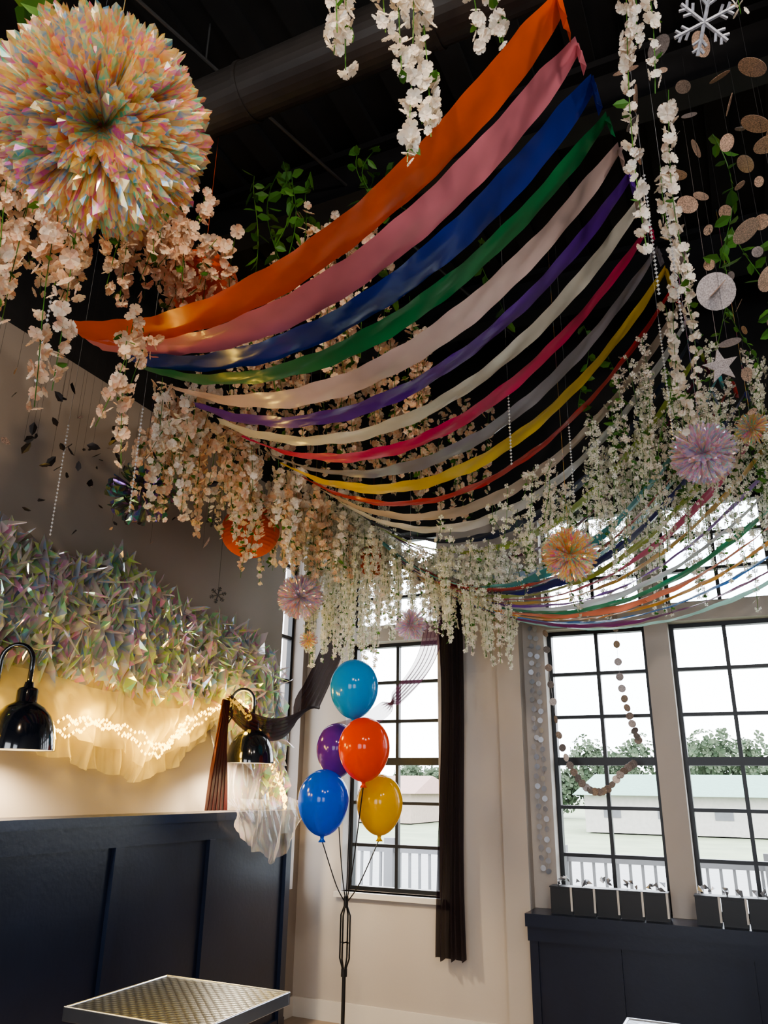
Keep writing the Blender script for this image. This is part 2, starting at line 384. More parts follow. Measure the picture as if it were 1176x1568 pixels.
# ------------------------------------------------------------ ribbons
def interp(i,tab):
    ks=sorted(tab)
    for a,c in zip(ks,ks[1:]):
        if a<=i<=c: return tab[a]+(tab[c]-tab[a])*(i-a)/(c-a)
    return tab[ks[-1]]
YL={0:1.87,3:2.2,9:3.36,15:4.75,17:5.0}; YR={0:2.08,3:2.66,9:3.83,15:4.95,17:5.1}; XR={0:-.29,3:-.22,9:-.1,15:.04,17:.08}
def ribbon(A,Bp,sag,w,mat,seed,tw=.10):
    n=90; V=[];F=[]; A=Vector(A);Bp=Vector(Bp); rr=random.Random(seed); p1,p2=rr.uniform(0,6),rr.uniform(0,6)
    for k in range(n+1):
        s=k/n; c=A.lerp(Bp,s); c.z-=4*sag*s*(1-s)
        endw=min(1,.6+s*6)*min(1,.55+(1-s)*7)
        a=tw*math.sin(s*6+p1)+tw*.4*math.sin(s*15+p2)
        wv=Vector((0,math.cos(a),math.sin(a)))*(w*.5*endw)
        for j,q in enumerate((-1,-.5,0,.5,1)):
            cr=.004*math.sin(s*46+q*4+p1)+.008*(1-abs(q))*math.sin(s*9+p2)+.002*math.sin(s*110+p2+q*6)
            V.append((c.x+wv.x*q,c.y+wv.y*q,c.z+wv.z*q+cr))
    for k in range(n):
        for j in range(4): o=k*5+j; F.append((o,o+1,o+6,o+5))
    # gathered knot and short tail at the high end
    o0=len(V); kn=6
    for k in range(kn+1):
        s=k/kn; c=Bp+Vector((.012*s,.02*math.sin(s*3+p1),-.10*s)); ww=w*(.16+.30*s)
        for j,q in enumerate((-1,-.5,0,.5,1)):
            V.append((c.x+.012*math.sin(q*5+p2),c.y+q*ww,c.z+.006*math.sin(q*9+s*4)))
    for k in range(kn):
        for j in range(4): o=o0+k*5+j; F.append((o,o+1,o+6,o+5))
    return mk('ribbon_streamer',V,F,mat,smooth=True)
def sm(nm,c,**k): return cloth_mat('satin_'+nm,c,coat=.45,**k)
R_=[('orange',(.86,.13,.012),.165),('pink',(.82,.27,.34),.16),('royal_blue',(.01,.035,.34),.155),('green',(.01,.22,.07),.11),
('blush',(.82,.64,.62),.15),('purple',(.14,.025,.40),.11),('ivory',(.80,.78,.70),.12),('hot_pink',(.72,.02,.14),.10),('grey',(.33,.31,.36),.11),
('yellow',(.85,.60,.03),.12),('red',(.60,.03,.03),.07),('tan',(.62,.50,.42),.12),('white',(.80,.82,.86),.12),('navy',(.01,.02,.08),.10),
('lime',(.50,.62,.10),.11),('maroon',(.16,.01,.05),.06),('sky',(.45,.55,.70),.13),('teal',(.0,.18,.22),.10)]
for i,(nm,c,w) in enumerate(R_):
    yl,yr,xr=interp(i,YL),interp(i,YR),interp(i,XR)
    zl=3.2 if i<10 else 3.2+(i-9)*.005
    zr=4.2 if i<16 else 4.1-(i-15)*.1
    sag=.42+.018*i
    ribbon((-2.2-.05*(i<2),yl,zl),(xr,yr,zr),sag,w,sm(nm,c,rough=.22 if nm in('blush','ivory','white','royal_blue','purple','grey') else .34,sheen=.05),i)
X_=[('aqua',(.10,.50,.55)),('scarlet',(.6,.05,.04)),('indigo',(.03,.03,.25)),('lime2',(.45,.6,.1)),('rose',(.7,.15,.3)),('gold',(.75,.5,.1)),('violet',(.25,.08,.45)),('pearl',(.8,.8,.8)),('jade',(.03,.3,.15)),('coral',(.8,.25,.15)),('amber',(.75,.35,.05)),('azure',(.08,.25,.6)),('plum',(.2,.02,.12)),('mint',(.4,.7,.6))]
for i,(nm,c) in enumerate(X_):
    t=i/13
    ribbon((-2.2+.10*t,4.50+.52*t,3.15-.20*t),(.10+.85*t,4.50+.46*t,3.85-.70*t),.78-.20*t,.085-.03*t,sm(nm,c),100+i,tw=.3)

# ------------------------------------------------------------ cellophane pom poms
BL_V=[(0,0,.02),(.5,0,.45),(.55,.1,.80),(.34,-.05,.97),(0,.02,1.0),(-.38,-.05,.96),(-.55,.1,.80),(-.5,0,.45),(0,.5,.5),(0,.55,.9)]
BL_F=[(0,1,8),(0,8,7),(1,2,9,8),(8,9,6,7),(2,3,9),(3,4,9),(4,5,9),(5,6,9)]
def pom(name,c,R,n,mat,wid=.06,axis=(1.2,-1.0,-1.3),flower=True):
    "blades radiate from the centre; they are tied so that they open like a chrysanthemum about the axis"
    b=B(); ax=np.array(axis,float); ax/=np.linalg.norm(ax)
    if flower:
        u=np.cross(ax,[0,0,1.]); u/=np.linalg.norm(u); v=np.cross(ax,u)
        th=np.arccos(rng.uniform(-.75,.86,n)); ph=rng.uniform(0,6.283,n)
        D=np.cos(th)[:,None]*ax+np.sin(th)[:,None]*(np.cos(ph)[:,None]*u+np.sin(ph)[:,None]*v)
        X=np.cross(np.tile(ax,(n,1)),D); X/=np.linalg.norm(X,axis=1,keepdims=True); Y=np.cross(D,X)
        sp_=rng.normal(0,.45,n); cc=np.cos(sp_)[:,None]; ss=np.sin(sp_)[:,None]
        Rm=np.stack([X*cc+Y*ss,-X*ss+Y*cc,D],axis=2)
        L=R*np.clip(rng.normal(.95,.04,n),.8,1.02)*np.where(np.cos(th)>.5,1-.45*(np.cos(th)-.5)/.36,1.)
    else:
        D=rng.normal(0,1,(n,3)); Rm=frames_from_dir(D); L=R*np.clip(rng.normal(.95,.04,n),.8,1.02)
    W=R*wid*rng.uniform(.5,2.0,n)
    b.inst(BL_V,BL_F,np.tile(np.array(c,float),(n,1)),Rm,np.stack([W,W*rng.uniform(.4,1.3,n),L],1),0)
    V=b.V[0]; V+=rng.normal(0,R*.007,V.shape)
    b.cyl((c[0],c[1],c[2]),(c[0],c[1],ZT),.0012,n=4)
    return b.done(name,[mat],loc=c)
I_gold=irid_mat('iridescent_film_gold',[(1,.60,.15),(1,.88,.35),(1,.30,.25),(1,.72,.25),(.15,.95,.70),(1,.95,.70),(1,.55,.15),(.95,.15,.75),(1,.90,.4),(.10,.50,1.),(1,.85,.45),(1,.55,.15)],scale=4.5,metal=.3,rough=.13,transp=.34,trans=.5,ik=.22,nk=.8,det=4,nm=2.6)
I_pink=irid_mat('iridescent_film_pink',[(.98,.50,.60),(1,.85,.5),(.45,.5,1.),(1,.85,.9),(.98,.4,.75),(.4,.95,.85),(.98,.5,.6)],scale=9,metal=.3,transp=.3,trans=.45,rough=.13,nm=2.)
I_dark=irid_mat('iridescent_film_dark',[(.12,.1,.15),(.1,.6,.4),(.15,.15,.7),(.5,.2,.6),(.1,.1,.1),(.5,.6,.2),(.12,.1,.15)],scale=9,metal=.8)
I_wall=irid_mat('iridescent_film_wall',[(.66,.58,.66),(.74,.66,.72),(.35,.90,.50),(.70,.62,.70),(.90,.84,.70),(.90,.35,.75),(.68,.64,.72),(.35,.60,1.),(.66,.60,.64),(.70,.98,.22),(.66,.58,.66)],scale=2.5,metal=.5,rough=.10,transp=.30,trans=.32,nk=2.6,ik=.3)
I_org=irid_mat('iridescent_organza',[(.80,.68,.60),(.70,.80,.75),(.80,.60,.75),(.85,.75,.5)],scale=6,metal=.3,rough=.15,transp=.70,trans=.4,nk=2.)
pom('iridescent_pom_pom',(-1.205,.985,2.955),.255,1400,I_gold,wid=.065)
pom('iridescent_pom_pom',(-.04,3.85,3.09),.165,420,I_pink,wid=.08,axis=(0,-1,-.4))
pom('iridescent_pom_pom',(-.75,3.93,2.665),.155,380,I_gold,wid=.08,axis=(.3,-1,-.3))
pom('iridescent_pom_pom',(-2.61,4.3,2.68),.16,320,I_pink,wid=.08,axis=(.6,-1,-.3))
pom('iridescent_pom_pom',(-2.07,4.9,2.57),.12,260,I_pink,wid=.08,axis=(.6,-1,-.3))
pom('iridescent_pom_pom',(.20,3.96,3.23),.09,200,I_gold,wid=.08)
pom('iridescent_pom_pom',(-2.62,4.45,2.42),.07,140,I_gold,wid=.08)
pom('iridescent_tinsel_burst',(-2.8,2.93,2.96),.19,80,I_dark,wid=.16,flower=False)

# ------------------------------------------------------------ crumpled film on left wall
top_=[(1.5,2.6),(2.2,2.68),(2.6,2.57),(2.9,2.62),(3.15,2.74),(3.35,2.60),(3.7,2.53),(4.1,2.52),(4.6,2.46),(4.94,2.25)]
bot_=[(1.5,2.0),(2.2,2.03),(2.8,1.98),(3.3,1.98),(3.8,1.98),(4.2,1.95),(4.4,1.86),(4.55,1.62),(4.75,1.36),(4.94,1.40)]
b=B()
for layer,(nu,nv,x0,amp) in enumerate([(200,14,-3.12,.024),(170,11,-3.09,.034),(210,15,-3.06,.026)]):
    yy=np.linspace(1.5,4.93,nu+1)
    tz=np.interp(yy,[p[0] for p in top_],[p[1] for p in top_]); bz=np.interp(yy,[p[0] for p in bot_],[p[1] for p in bot_])
    jag=rng.normal(0,.035,nu+1); jag2=rng.normal(0,.03,nu+1)
    Vv=np.repeat(np.linspace(0,1,nv+1)[None],nu+1,0)
    Y=np.repeat(yy[:,None],nv+1,1); Z=(bz+jag2)[:,None]*(1-Vv)+(tz+jag)[:,None]*Vv
    sk=np.array([[noise.noise(Vector((y*1.3,layer*7.,2.)))*1.6] for y in yy])
    Y=Y+sk*(Vv-.5)*.55*(1 if layer!=1 else -1)
    dy=3.43/nu
    big=np.array([[noise.noise(Vector((y*5,z*4,layer*3.)))+.6*noise.noise(Vector((y*12,z*7,layer*3.+9))) for y,z in zip(ry,rz)] for ry,rz in zip(Y,Z)])
    X=x0+amp*rng.normal(0,1,Y.shape)*.8+.075*big
    Y=Y+rng.normal(0,dy*.42,Y.shape); Z=Z+rng.normal(0,.010,Z.shape)
    X=np.clip(X,-3.155,-2.975); Y=np.clip(Y,1.3,4.95)
    F=[]
    for a in range(nu):
        for c in range(nv):
            o=a*(nv+1)+c
            if rng.random()<.5: F+= [(o,o+1,o+nv+2),(o,o+nv+2,o+nv+1)]
            else: F+= [(o,o+1,o+nv+1),(o+1,o+nv+2,o+nv+1)]
    if layer==2: F=[f for f in F if rng.random()<.7]
    b.add(np.stack([X.ravel(),Y.ravel(),Z.ravel()],1),F)
n=420; yy=rng.uniform(1.5,4.85,n); u=rng.uniform(0,1,n)**.6
tz=np.interp(yy,[p[0] for p in top_],[p[1] for p in top_]); bz=np.interp(yy,[p[0] for p in bot_],[p[1] for p in bot_])
P=np.stack([-3.08+np.abs(rng.normal(0,.03,n)),yy,bz+(tz-bz)*u],1)
D=rng.normal(0,1,(n,3)); D[:,0]=np.abs(D[:,0])*.5
TV=[(-.1,-.5,0),(.12,-.5,.02),(.5,-.05,.25),(.38,.3,.1),(.05,.5,.0),(-.30,.35,.18),(-.5,-.1,.05),(0,-.05,-.15),(.02,.28,.2)]
TF=[(0,1,7),(1,2,7),(2,3,8,7),(3,4,8),(4,5,8),(5,6,7,8),(6,0,7)]
S=np.stack([rng.uniform(.012,.035,n),rng.uniform(.12,.28,n),rng.uniform(.03,.06,n)],1)
b.inst(TV,TF,P,frames_from_dir(D),S,0)
V=np.concatenate(b.V); V[:,0]=np.clip(V[:,0],-3.155,-2.965); b.V=[V]
b.done('crumpled_iridescent_film',[I_wall])

# ------------------------------------------------------------ tulle + fairy lights
M_tulle=cloth_mat('tulle_yellow_white',(.92,.82,.46),rough=.45,trans=.55,transp=.50,sheen=.2)
M_tulle2=I_org
def drape(name,top,bot,x0,mat,nu=90,nv=26,amp=.04,freq=14):
    def samp(L,u):
        u=u*(len(L)-1); i=min(int(u),len(L)-2); f=u-i; f=f*f*(3-2*f)*.5+f*.5
        return L[i][0]+(L[i+1][0]-L[i][0])*f, L[i][1]+(L[i+1][1]-L[i][1])*f
    V=[];F=[]
    for a in range(nu+1):
        u=a/nu; ty,tz=samp(top,u); by,bz=samp(bot,u)
        for c in range(nv+1):
            v=c/nv; y=ty+(by-ty)*v; z=tz+(bz-tz)*v
            fo=noise.noise(Vector((u*freq*1.6+.8*math.sin(v*3),v*2.2+u*3,1.)))+.6*noise.noise(Vector((u*freq*4-v*3,v*3.,5.)))
            V.append((x0+amp*(.6+.4*v)*2.0*fo+.03*math.sin(v*math.pi),y+.02*math.sin(v*4+u*20),z+.03*noise.noise(Vector((u*freq,7,v)))))
    for a in range(nu):
        for c in range(nv): o=a*(nv+1)+c; F.append((o,o+1,o+nv+2,o+nv+1))
    V=[(max(x,-3.15),y,z) for x,y,z in V]
    return mk(name,V,F,mat,smooth=True)
drape('tulle_swag',[(1.7,2.05),(2.6,2.12),(3.1,2.08),(3.5,2.02),(3.85,2.06),(4.2,2.08)],[(1.7,1.72),(2.65,1.66),(3.1,1.58),(3.45,1.50),(3.80,1.60),(4.2,1.9)],-3.10,M_tulle,nu=260,freq=16,amp=.030)
drape('tulle_swag',[(1.9,2.0),(2.7,2.0),(3.2,1.95),(3.6,1.90),(3.9,2.0),(4.2,2.08)],[(1.9,1.80),(2.65,1.74),(3.1,1.69),(3.45,1.60),(3.80,1.70),(4.15,1.93)],-3.055,M_tulle,nu=200,freq=11,amp=.026)
drape('tulle_swag',[(4.0,2.02),(4.3,2.04),(4.7,2.02),(4.95,1.95)],[(4.12,1.36),(4.35,1.36),(4.6,1.36),(4.88,1.36)],-3.08,M_tulle2,nu=120,freq=9,amp=.02)
drape('tulle_swag',[(4.0,1.42),(4.3,1.42),(4.6,1.42),(4.90,1.42)],[(4.14,1.26),(4.35,1.12),(4.6,1.02),(4.88,1.24)],-2.885,M_tulle2,nu=120,nv=16,freq=8,amp=.012)
fp=[(1.9,1.80),(2.3,1.72),(2.77,1.74),(3.0,1.79),(3.23,1.757),(3.53,1.685),(3.66,1.75),(3.79,1.845),(4.137,1.985),(4.35,1.95),(4.6,1.75),(4.85,1.45),(4.9,1.40)]
def smooth_path(pts,n):
    out=[]
    m=len(pts)
    for k in range(n+1):
        u=k/n*(m-1); i=min(int(u),m-2); f=u-i
        p0=np.array(pts[max(i-1,0)]);p1=np.array(pts[i]);p2=np.array(pts[i+1]);p3=np.array(pts[min(i+2,m-1)])
        out.append(.5*((2*p1)+(-p0+p2)*f+(2*p0-5*p1+4*p2-p3)*f*f+(-p0+3*p1-3*p2+p3)*f**3))
    return np.array(out)
sp=smooth_path(fp,150)
b=B()
def strg(ph,am,off): return [(-3.01+.008*math.sin(k*.9+ph),p[0],p[1]+am*math.sin(k*.22+ph)+.012*math.sin(k*1.1+ph)+off) for k,p in enumerate(sp)]
pths=[strg(0,.01,0),strg(2,.028,.012),strg(4,.03,-.012)]
for q in pths: b.tube(q,.0025,n=4,m=1)
ICO=[(0,0,1),(.9,0,0),(0,.9,0),(-.9,0,0),(0,-.9,0),(0,0,-1)]; ICF=[(0,1,2),(0,2,3),(0,3,4),(0,4,1),(5,2,1),(5,3,2),(5,4,3),(5,1,4)]
Pn=np.concatenate([np.array(q) for q in pths]); N=len(Pn)
b.inst(ICO,ICF,Pn,np.tile(np.eye(3),(N,1,1)),np.full(N,.0105),0)
M_led=emit_mat('warm_led',(1.,.56,.09),9)
M_wire=pm('clear_wire',(.5,.4,.2),.4)
b.done('fairy_lights',[M_led,M_wire])
def light(kind,name,loc,e,col,**k):
    l=bpy.data.lights.new(name,kind); l.energy=e; l.color=col
    for a,v in k.items(): setattr(l,a,v)
    o=bpy.data.objects.new(name,l); o.location=loc; COL.objects.link(o); return o
for k in (14,38,60,82,104,136):
    light('POINT','fairy_light_glow',(-2.96,float(sp[k][0]),float(sp[k][1])),6.8 if k<120 else 2.5,(1,.64,.12),shadow_soft_size=.06)

# ------------------------------------------------------------ wall lamps
def wall_lamp(y,x=-2.90,z=1.63):
    e=empty('wall_lamp',(x,y,z)); o=(0,0,0)
    b=B()
    prof=[(.150,0),(.150,.012),(.146,.05),(.135,.10),(.115,.145),(.085,.18),(.05,.20),(.045,.205),(.045,.25),(.04,.262),(.022,.268),(.018,.29),(.0,.29)]
    b.lathe(prof,o,n=40); b.lathe([(.143,.002),(.139,.05),(.128,.10),(.108,.14),(.08,.17),(.0,.188)],o,n=40,m=1)
    b.lathe([(.150,0),(.143,.002)],o,n=40)
    b.done('shade',[M_lamp,M_white],smooth=True,parent=e)
    b=B(); pts=[(0,0,.28),(0,0,.36)]
    for k in range(13):
        t=math.pi*k/12; pts.append((-.06+.06*math.cos(t),-.035+.035*math.cos(t),.38+.075*math.sin(t)))
    pts+=[(-.12,-.07,.34),(-.12,-.07,.28),(-.14,-.07,.25),(-.23,-.07,.24)]
    b.tube(pts,.012,n=10); b.cyl((-.255,-.07,.24),(-.225,-.07,.24),.05,n=24)
    b.done('gooseneck',[M_lamp],smooth=True,parent=e)
    b=B(); b.lathe([(0,.05),(.02,.055),(.03,.08),(.02,.11),(.015,.14),(0,.14)],o,n=16); b.done('bulb',[emit_mat('bulb_glow',(1,.75,.4),12)],smooth=True,parent=e)
    light('SPOT','lamp_light',(x,y,z+.03),66,(1,.80,.52),shadow_soft_size=.04,spot_size=math.radians(150),spot_blend=.5)
for y in (2.50,4.27,.7): wall_lamp(y)

# ------------------------------------------------------------ balloons
bal=empty('balloon_bouquet',(-2.27,4.42,0))
def rel(p): return (p[0]+2.27,p[1]-4.42,p[2])
def balloon(nm,c,r,h,col):
    b=B(); prof=[]
    n=26
    for k in range(n+1):
        t=math.pi*k/n; z=math.cos(t); rr=math.sin(t)
        rr*= (1-.10*max(0,-z)**1.5) ; zz=z*h if z>0 else z*h*1.12
        prof.append((max(rr*r,.0),zz))
    prof[-1]=(.012,-h*1.12); prof+=[(.010,-h*1.12-.012),(.022,-h*1.12-.03),(.0,-h*1.12-.028)]
    b.lathe(prof,rel(c),n=40)
    m,nt,out=new_mat('latex_'+nm); p=nt.nodes.new('ShaderNodeBsdfPrincipled'); t=nt.nodes.new('ShaderNodeBsdfTranslucent')
    nz=nt.nodes.new('ShaderNodeTexNoise'); nz.inputs['Scale'].default_value=3
    r_=ramp(nt,[tuple(q*.95 for q in col),col]); nt.links.new(nz.outputs['Fac'],r_.inputs[0])
    nt.links.new(r_.outputs[0],p.inputs['Base Color']); nt.links.new(r_.outputs[0],t.inputs[0])
    p.inputs['Roughness'].default_value=.12; mx=nt.nodes.new('ShaderNodeMixShader'); mx.inputs[0].default_value=.4
    nt.links.new(p.outputs[0],mx.inputs[1]); nt.links.new(t.outputs[0],mx.inputs[2]); nt.links.new(mx.outputs[0],out.inputs[0])
    b.done('balloon_'+nm,[m],smooth=True,parent=bal)
    return (c[0],c[1],c[2]-h*1.12-.02)
bots=[balloon('light_blue',(-2.13,4.18,2.06),.145,.165,(.03,.38,.80)),
 balloon('purple',(-2.36,4.42,1.72),.13,.155,(.16,.035,.42)),
 balloon('orange',(-2.06,4.19,1.715),.15,.17,(.90,.10,.02)),
 balloon('blue',(-2.35,4.25,1.42),.15,.175,(.01,.14,.80)),
 balloon('yellow',(-2.10,4.50,1.41),.14,.165,(.85,.55,.02))]
b=B(); node=(-2.27,4.42,.86)
for q in bots:
    a=Vector(rel(node)); c=Vector(rel(q)); m1=a.lerp(c,.30); m1.x=a.x+(c.x-a.x)*.40; m1.y=a.y+(c.y-a.y)*.40
    b.tube(smooth_path([tuple(a),tuple(m1),tuple(c)],10).tolist(),.0035,n=6)
for dx,dy in ((-.03,0),(.03,0),(0,.03),(0,-.03)):
    b.tube([(0,0,.50),(dx,dy,.58),(dx,dy,.80),(0,0,.87)],.005,n=6); b.cyl((dx,dy,.66),(-dx,-dy,.66),.003,n=4)
b.cyl((0,0,.0),(0,0,.52),.011,n=10); b.cyl((0,0,.84),(0,0,.90),.014,n=10); b.cyl((0,0,.49),(0,0,.53),.018,n=10)
b.cyl((0,0,0),(0,0,.012),.16,.16,n=32); b.cyl((0,0,.012),(0,0,.03),.15,.05,n=32)
b.done('stand',[pm('black_plastic',(.012,.012,.014),.35)],parent=bal)

# ------------------------------------------------------------ curtains
M_cur=cloth_mat('maroon_voile',(.014,.003,.008),rough=.8,trans=.3,transp=.08,sheen=0.)
M_cur2=cloth_mat('maroon_voile_thin',(.16,.05,.10),rough=.7,trans=.5,transp=.35)
M_red=cloth_mat('red_voile',(.060,.003,.004),rough=.8,trans=.3,transp=.05,sheen=0.)
def curtain(name,x0,x1,y,z0,z1,mat):
    V=[];F=[];nu=60;nv=30
    for a in range(nu+1):
        u=a/nu
        for c in range(nv+1):
            v=c/nv; z=z1+(z0-z1)*v; nar=1-.25*math.sin(v*3.1)
            xm=(x0+x1)/2+.02*math.sin(v*5)
            V.append((xm+(u-.5)*(x1-x0)*nar,y+.022*math.sin(u*38+v*2)+.01*math.sin(u*17+v*6),z+.01*math.sin(u*20)))
    for a in range(nu):
        for c in range(nv): o=a*(nv+1)+c; F.append((o,o+1,o+nv+2,o+nv+1))
    return mk(name,V,F,mat,smooth=True)
curtain('window_curtain',-2.04,-1.82,5.28,.46,3.0,M_cur)
def swag(name,pts,w0,w1,mat,n=60,fa=.012):
    P=smooth_path(pts,n); V=[];F=[];m=24; ref=None
    for k,p in enumerate(P):
        s=k/n; d=P[min(k+1,n)]-P[max(k-1,0)]; d=Vector(d).normalized()
        if ref is None: ref=Vector((.75,.65,0))
        side=Vector((.35,.2,.9)) if abs(d.z)<.7 else Vector((.3,.95,0))
        side=side-d*side.dot(d); side.normalize(); ref=(ref*.8+side*.2) if k else side; side=(ref-d*ref.dot(d)).normalized()
        nn=d.cross(side); w=(w0+(w1-w0)*s)
        for j in range(m+1):
            q=j/m-.5; V.append(tuple(Vector(p)+side*(q*w)+nn*(fa*math.sin(q*34+s*4))))
    for k in range(n):
        for j in range(m): o=k*(m+1)+j; F.append((o,o+1,o+m+2,o+m+1))
    return mk(name,V,F,mat,smooth=True)
swag('curtain_swag',[(-2.76,5.20,3.0),(-2.78,5.16,2.6),(-2.82,4.95,2.2),(-2.80,4.65,1.93),(-2.80,4.365,1.84),(-2.86,4.15,1.88),(-2.90,3.97,1.99)],.26,.09,M_cur)
swag('curtain_swag',[(-2.90,3.97,1.99),(-2.88,3.93,1.75),(-2.86,3.90,1.55),(-2.86,3.90,1.36)],.05,.15,M_red,n=30)
swag('sheer_swag',[(-1.98,5.20,2.75),(-2.05,5.18,2.4),(-2.2,5.10,2.15),(-2.4,4.98,1.95),(-2.62,4.8,1.87)],.26,.05,M_cur2)
b=B(); b.cyl((-2.95,5.3,3.02),(-1.75,5.3,3.02),.012,n=10)
for x in (-2.9,-1.8): b.cyl((x,5.3,3.02),(x,5.368,3.02),.008,n=8)
b.done('curtain_rod',M_frame)
M_org=cloth_mat('orange_paper',(.70,.11,.02),rough=.7,trans=.4)
for (x,y,z,r) in [(-1.97,2.27,3.60,.16),(-2.66,3.75,2.98,.18),(-2.30,4.75,3.02,.12)]:
    prof=[]; n=36
    for k in range(n+1):
        t=.28+(math.pi-.56)*k/n; prof.append((r*math.sin(t)*(1-.012*(k%2)),r*.92*math.cos(t)))
    b=B(); b.lathe(prof,(x,y,z),n=36); b.cyl((x,y,z+r*.85),(x,y,ZT),.0012,n=4)
    b.done('orange_paper_lantern',M_org,smooth=False,loc=(x,y,z))

# ------------------------------------------------------------ disc garlands, ornaments
M_rose=pm('rose_gold_glitter',(.60,.42,.32),.35,metal=.6,vary=.55,scale=220,bump=.8,bscale=400)
M_silver=pm('silver_foil',(.42,.43,.46),.3,metal=.7,vary=.1)
M_grit=pm('grey_glitter',(.30,.26,.25),.4,metal=.5,vary=.4,scale=200)
def disc(b,c,r,D,m=0):
    n=20; V=[(r*math.cos(2*math.pi*k/n),r*math.sin(2*math.pi*k/n),0) for k in range(n)]
    V+= [(x,y,.0012) for x,y,_ in V]
    F=[tuple(range(n-1,-1,-1)),tuple(range(n,2*n))]+[(k,(k+1)%n,n+(k+1)%n,n+k) for k in range(n)]
    b.inst(V,F,np.array([c],float),frames_from_dir(np.array([D],float)),np.array([1.]),m)
b=B()
for (x,y,zb,zt) in [(-.12,2.45,3.55,4.2),(.02,2.5,3.3,4.3),(.10,2.62,3.0,4.2),(.20,2.45,3.3,4.2),(.27,2.7,3.05,4.1),(.38,2.9,2.95,4.2),(.18,3.25,3.0,4.1),(.30,2.4,3.2,4.1),(.45,3.3,2.9,4.0)]:
    b.cyl((x,y,zb),(x,y,ZT),.0008,n=4,m=1); z=zb
    while z<zt:
        D=rng.normal(0,1,3); D[2]=D[2]*.7+1.0*(rng.random()<.5); disc(b,(x+rng.normal(0,.015),y+rng.normal(0,.015),z),rng.choice([.02,.03,.038,.05]),D,0 if rng.random()<.7 else 2); z+=rng.uniform(.11,.22)
disc(b,(.09,2.65,3.22),.070,(.3,-1,-.4),2)
b.done('rose_gold_disc_garland',[M_rose,M_beam,M_grit])
M_pale=pm('pale_silver_paper',(.36,.38,.43),.4,metal=.3,vary=.1)
b=B()
for x in (-1.335,-1.29):
    z=rng.uniform(1.0,1.1)
    while z<2.7:
        disc(b,(x+rng.normal(0,.004),5.33+rng.normal(0,.01),z),.018,(rng.normal(0,.3),-1,rng.normal(0,.2))); z+=.062
    b.cyl((x,5.33,1.0),(x,5.33,3.0),.0008,n=4)
b.done('silver_disc_garland',[M_pale])
b=B()
for pts in ([(-1.22,5.30,2.6),(-1.20,5.28,2.2),(-1.15,5.26,1.80),(-1.07,5.25,1.60),(-.98,5.25,1.50),(-.88,5.25,1.50),(-.78,5.26,1.60),(-.70,5.28,1.66)],[(-.74,5.30,2.6),(-.74,5.28,2.2),(-.70,5.28,1.95),(-.66,5.28,1.80)]):
    gp=smooth_path(pts,26 if len(pts)>5 else 12)
    for p in gp: disc(b,p,.025,(rng.normal(0,.5),-1,rng.normal(0,.4)))
    b.tube(gp.tolist(),.001,n=4)
b.done('silver_disc_garland',[M_grit])
def star(b,c,r,D,pts=5,inner=.42,th=.01):
    V=[];n=pts*2
    for z in (-th/2,th/2):
        for k in range(n):
            t=math.pi*k/pts; q=r if k%2==0 else r*inner; V.append((q*math.sin(t),q*math.cos(t),z))
    F=[tuple(range(n-1,-1,-1)),tuple(range(n,2*n))]+[(k,(k+1)%n,n+(k+1)%n,n+k) for k in range(n)]
    b.inst(V,F,np.array([c],float),frames_from_dir(np.array([D],float),np.array([0.2])),np.array([1.]))
b=B(); star(b,(.08,3.13,3.17),.075,(.3,-1,-.4)); b.cyl((.08,3.13,3.2),(.08,3.13,4.5),.001,n=4); b.done('star_ornament',[M_grit])
def flake(name,c,r,mat,D):
    b=B(); R=Matrix(frames_from_dir(np.array([D],float),np.array([.3]))[0].tolist())
    def W(x,y): return tuple(Vector(c)+R@Vector((x,y,0)))
    for k in range(6):
        t=math.pi/3*k; C,S=math.cos(t),math.sin(t)
        b.cyl(W(0,0),W(r*C,r*S),r*.07,n=6)
        for f,l in ((.5,.3),(.75,.25)):
            for sg in (-1,1):
                t2=t+sg*math.radians(50); b.cyl(W(f*r*C,f*r*S),W(f*r*C+l*r*math.cos(t2),f*r*S+l*r*math.sin(t2)),r*.055,n=6)
    b.cyl((c[0],c[1],c[2]),(c[0],c[1],ZT),.001,n=4)
    b.done(name,[mat])
M_sil2=pm('silver_glitter',(.30,.31,.35),.4,metal=.2,vary=.3,scale=100)
flake('snowflake_ornament',(.14,1.83,3.58),.085,M_sil2,(.2,-1,-.8))
flake('snowflake_ornament',(-2.75,3.6,2.55),.05,M_beam,(.8,-1,-.1))
flake('snowflake_ornament',(-2.6,3.3,2.9),.04,M_beam,(.8,-1,-.1))
b=B()
for (x,y,zb,zt) in [(-.10,2.55,3.2,3.75),(-.04,2.75,3.15,3.7),(-.15,3.4,3.0,3.6),(-2.75,2.35,2.55,3.1),(-2.3,2.35,2.60,3.1),(-2.0,1.55,2.75,3.1),(-.7,3.9,2.95,3.4),(-.9,3.4,3.0,3.4)]:
    b.cyl((x,y,zb),(x,y,ZT),.0006,n=4); z=zb
    zs=np.arange(zb,zt,.018); N=len(zs)
    b.inst(ICO,ICF,np.stack([np.full(N,x),np.full(N,y),zs],1),np.tile(np.eye(3),(N,1,1)),np.full(N,.0075))
b.done('crystal_bead_strand',[pm('crystal',(.85,.88,.92),.05,metal=.5)])
b=B()
for i in range(80):
    x=rng.uniform(-2.95,-2.4); y=rng.uniform(1.6,3.2); z=rng.uniform(2.65,3.15)
    D=rng.normal(0,1,(1,3)); b.inst(LEAF[0],LEAF[1],np.array([[x,y,z]]),frames_from_dir(D),np.array([rng.uniform(.03,.075)]),int(rng.random()<.35))
    if i%3==0: b.cyl((x,y,z),(x,y,ZT),.0006,n=3,m=0)
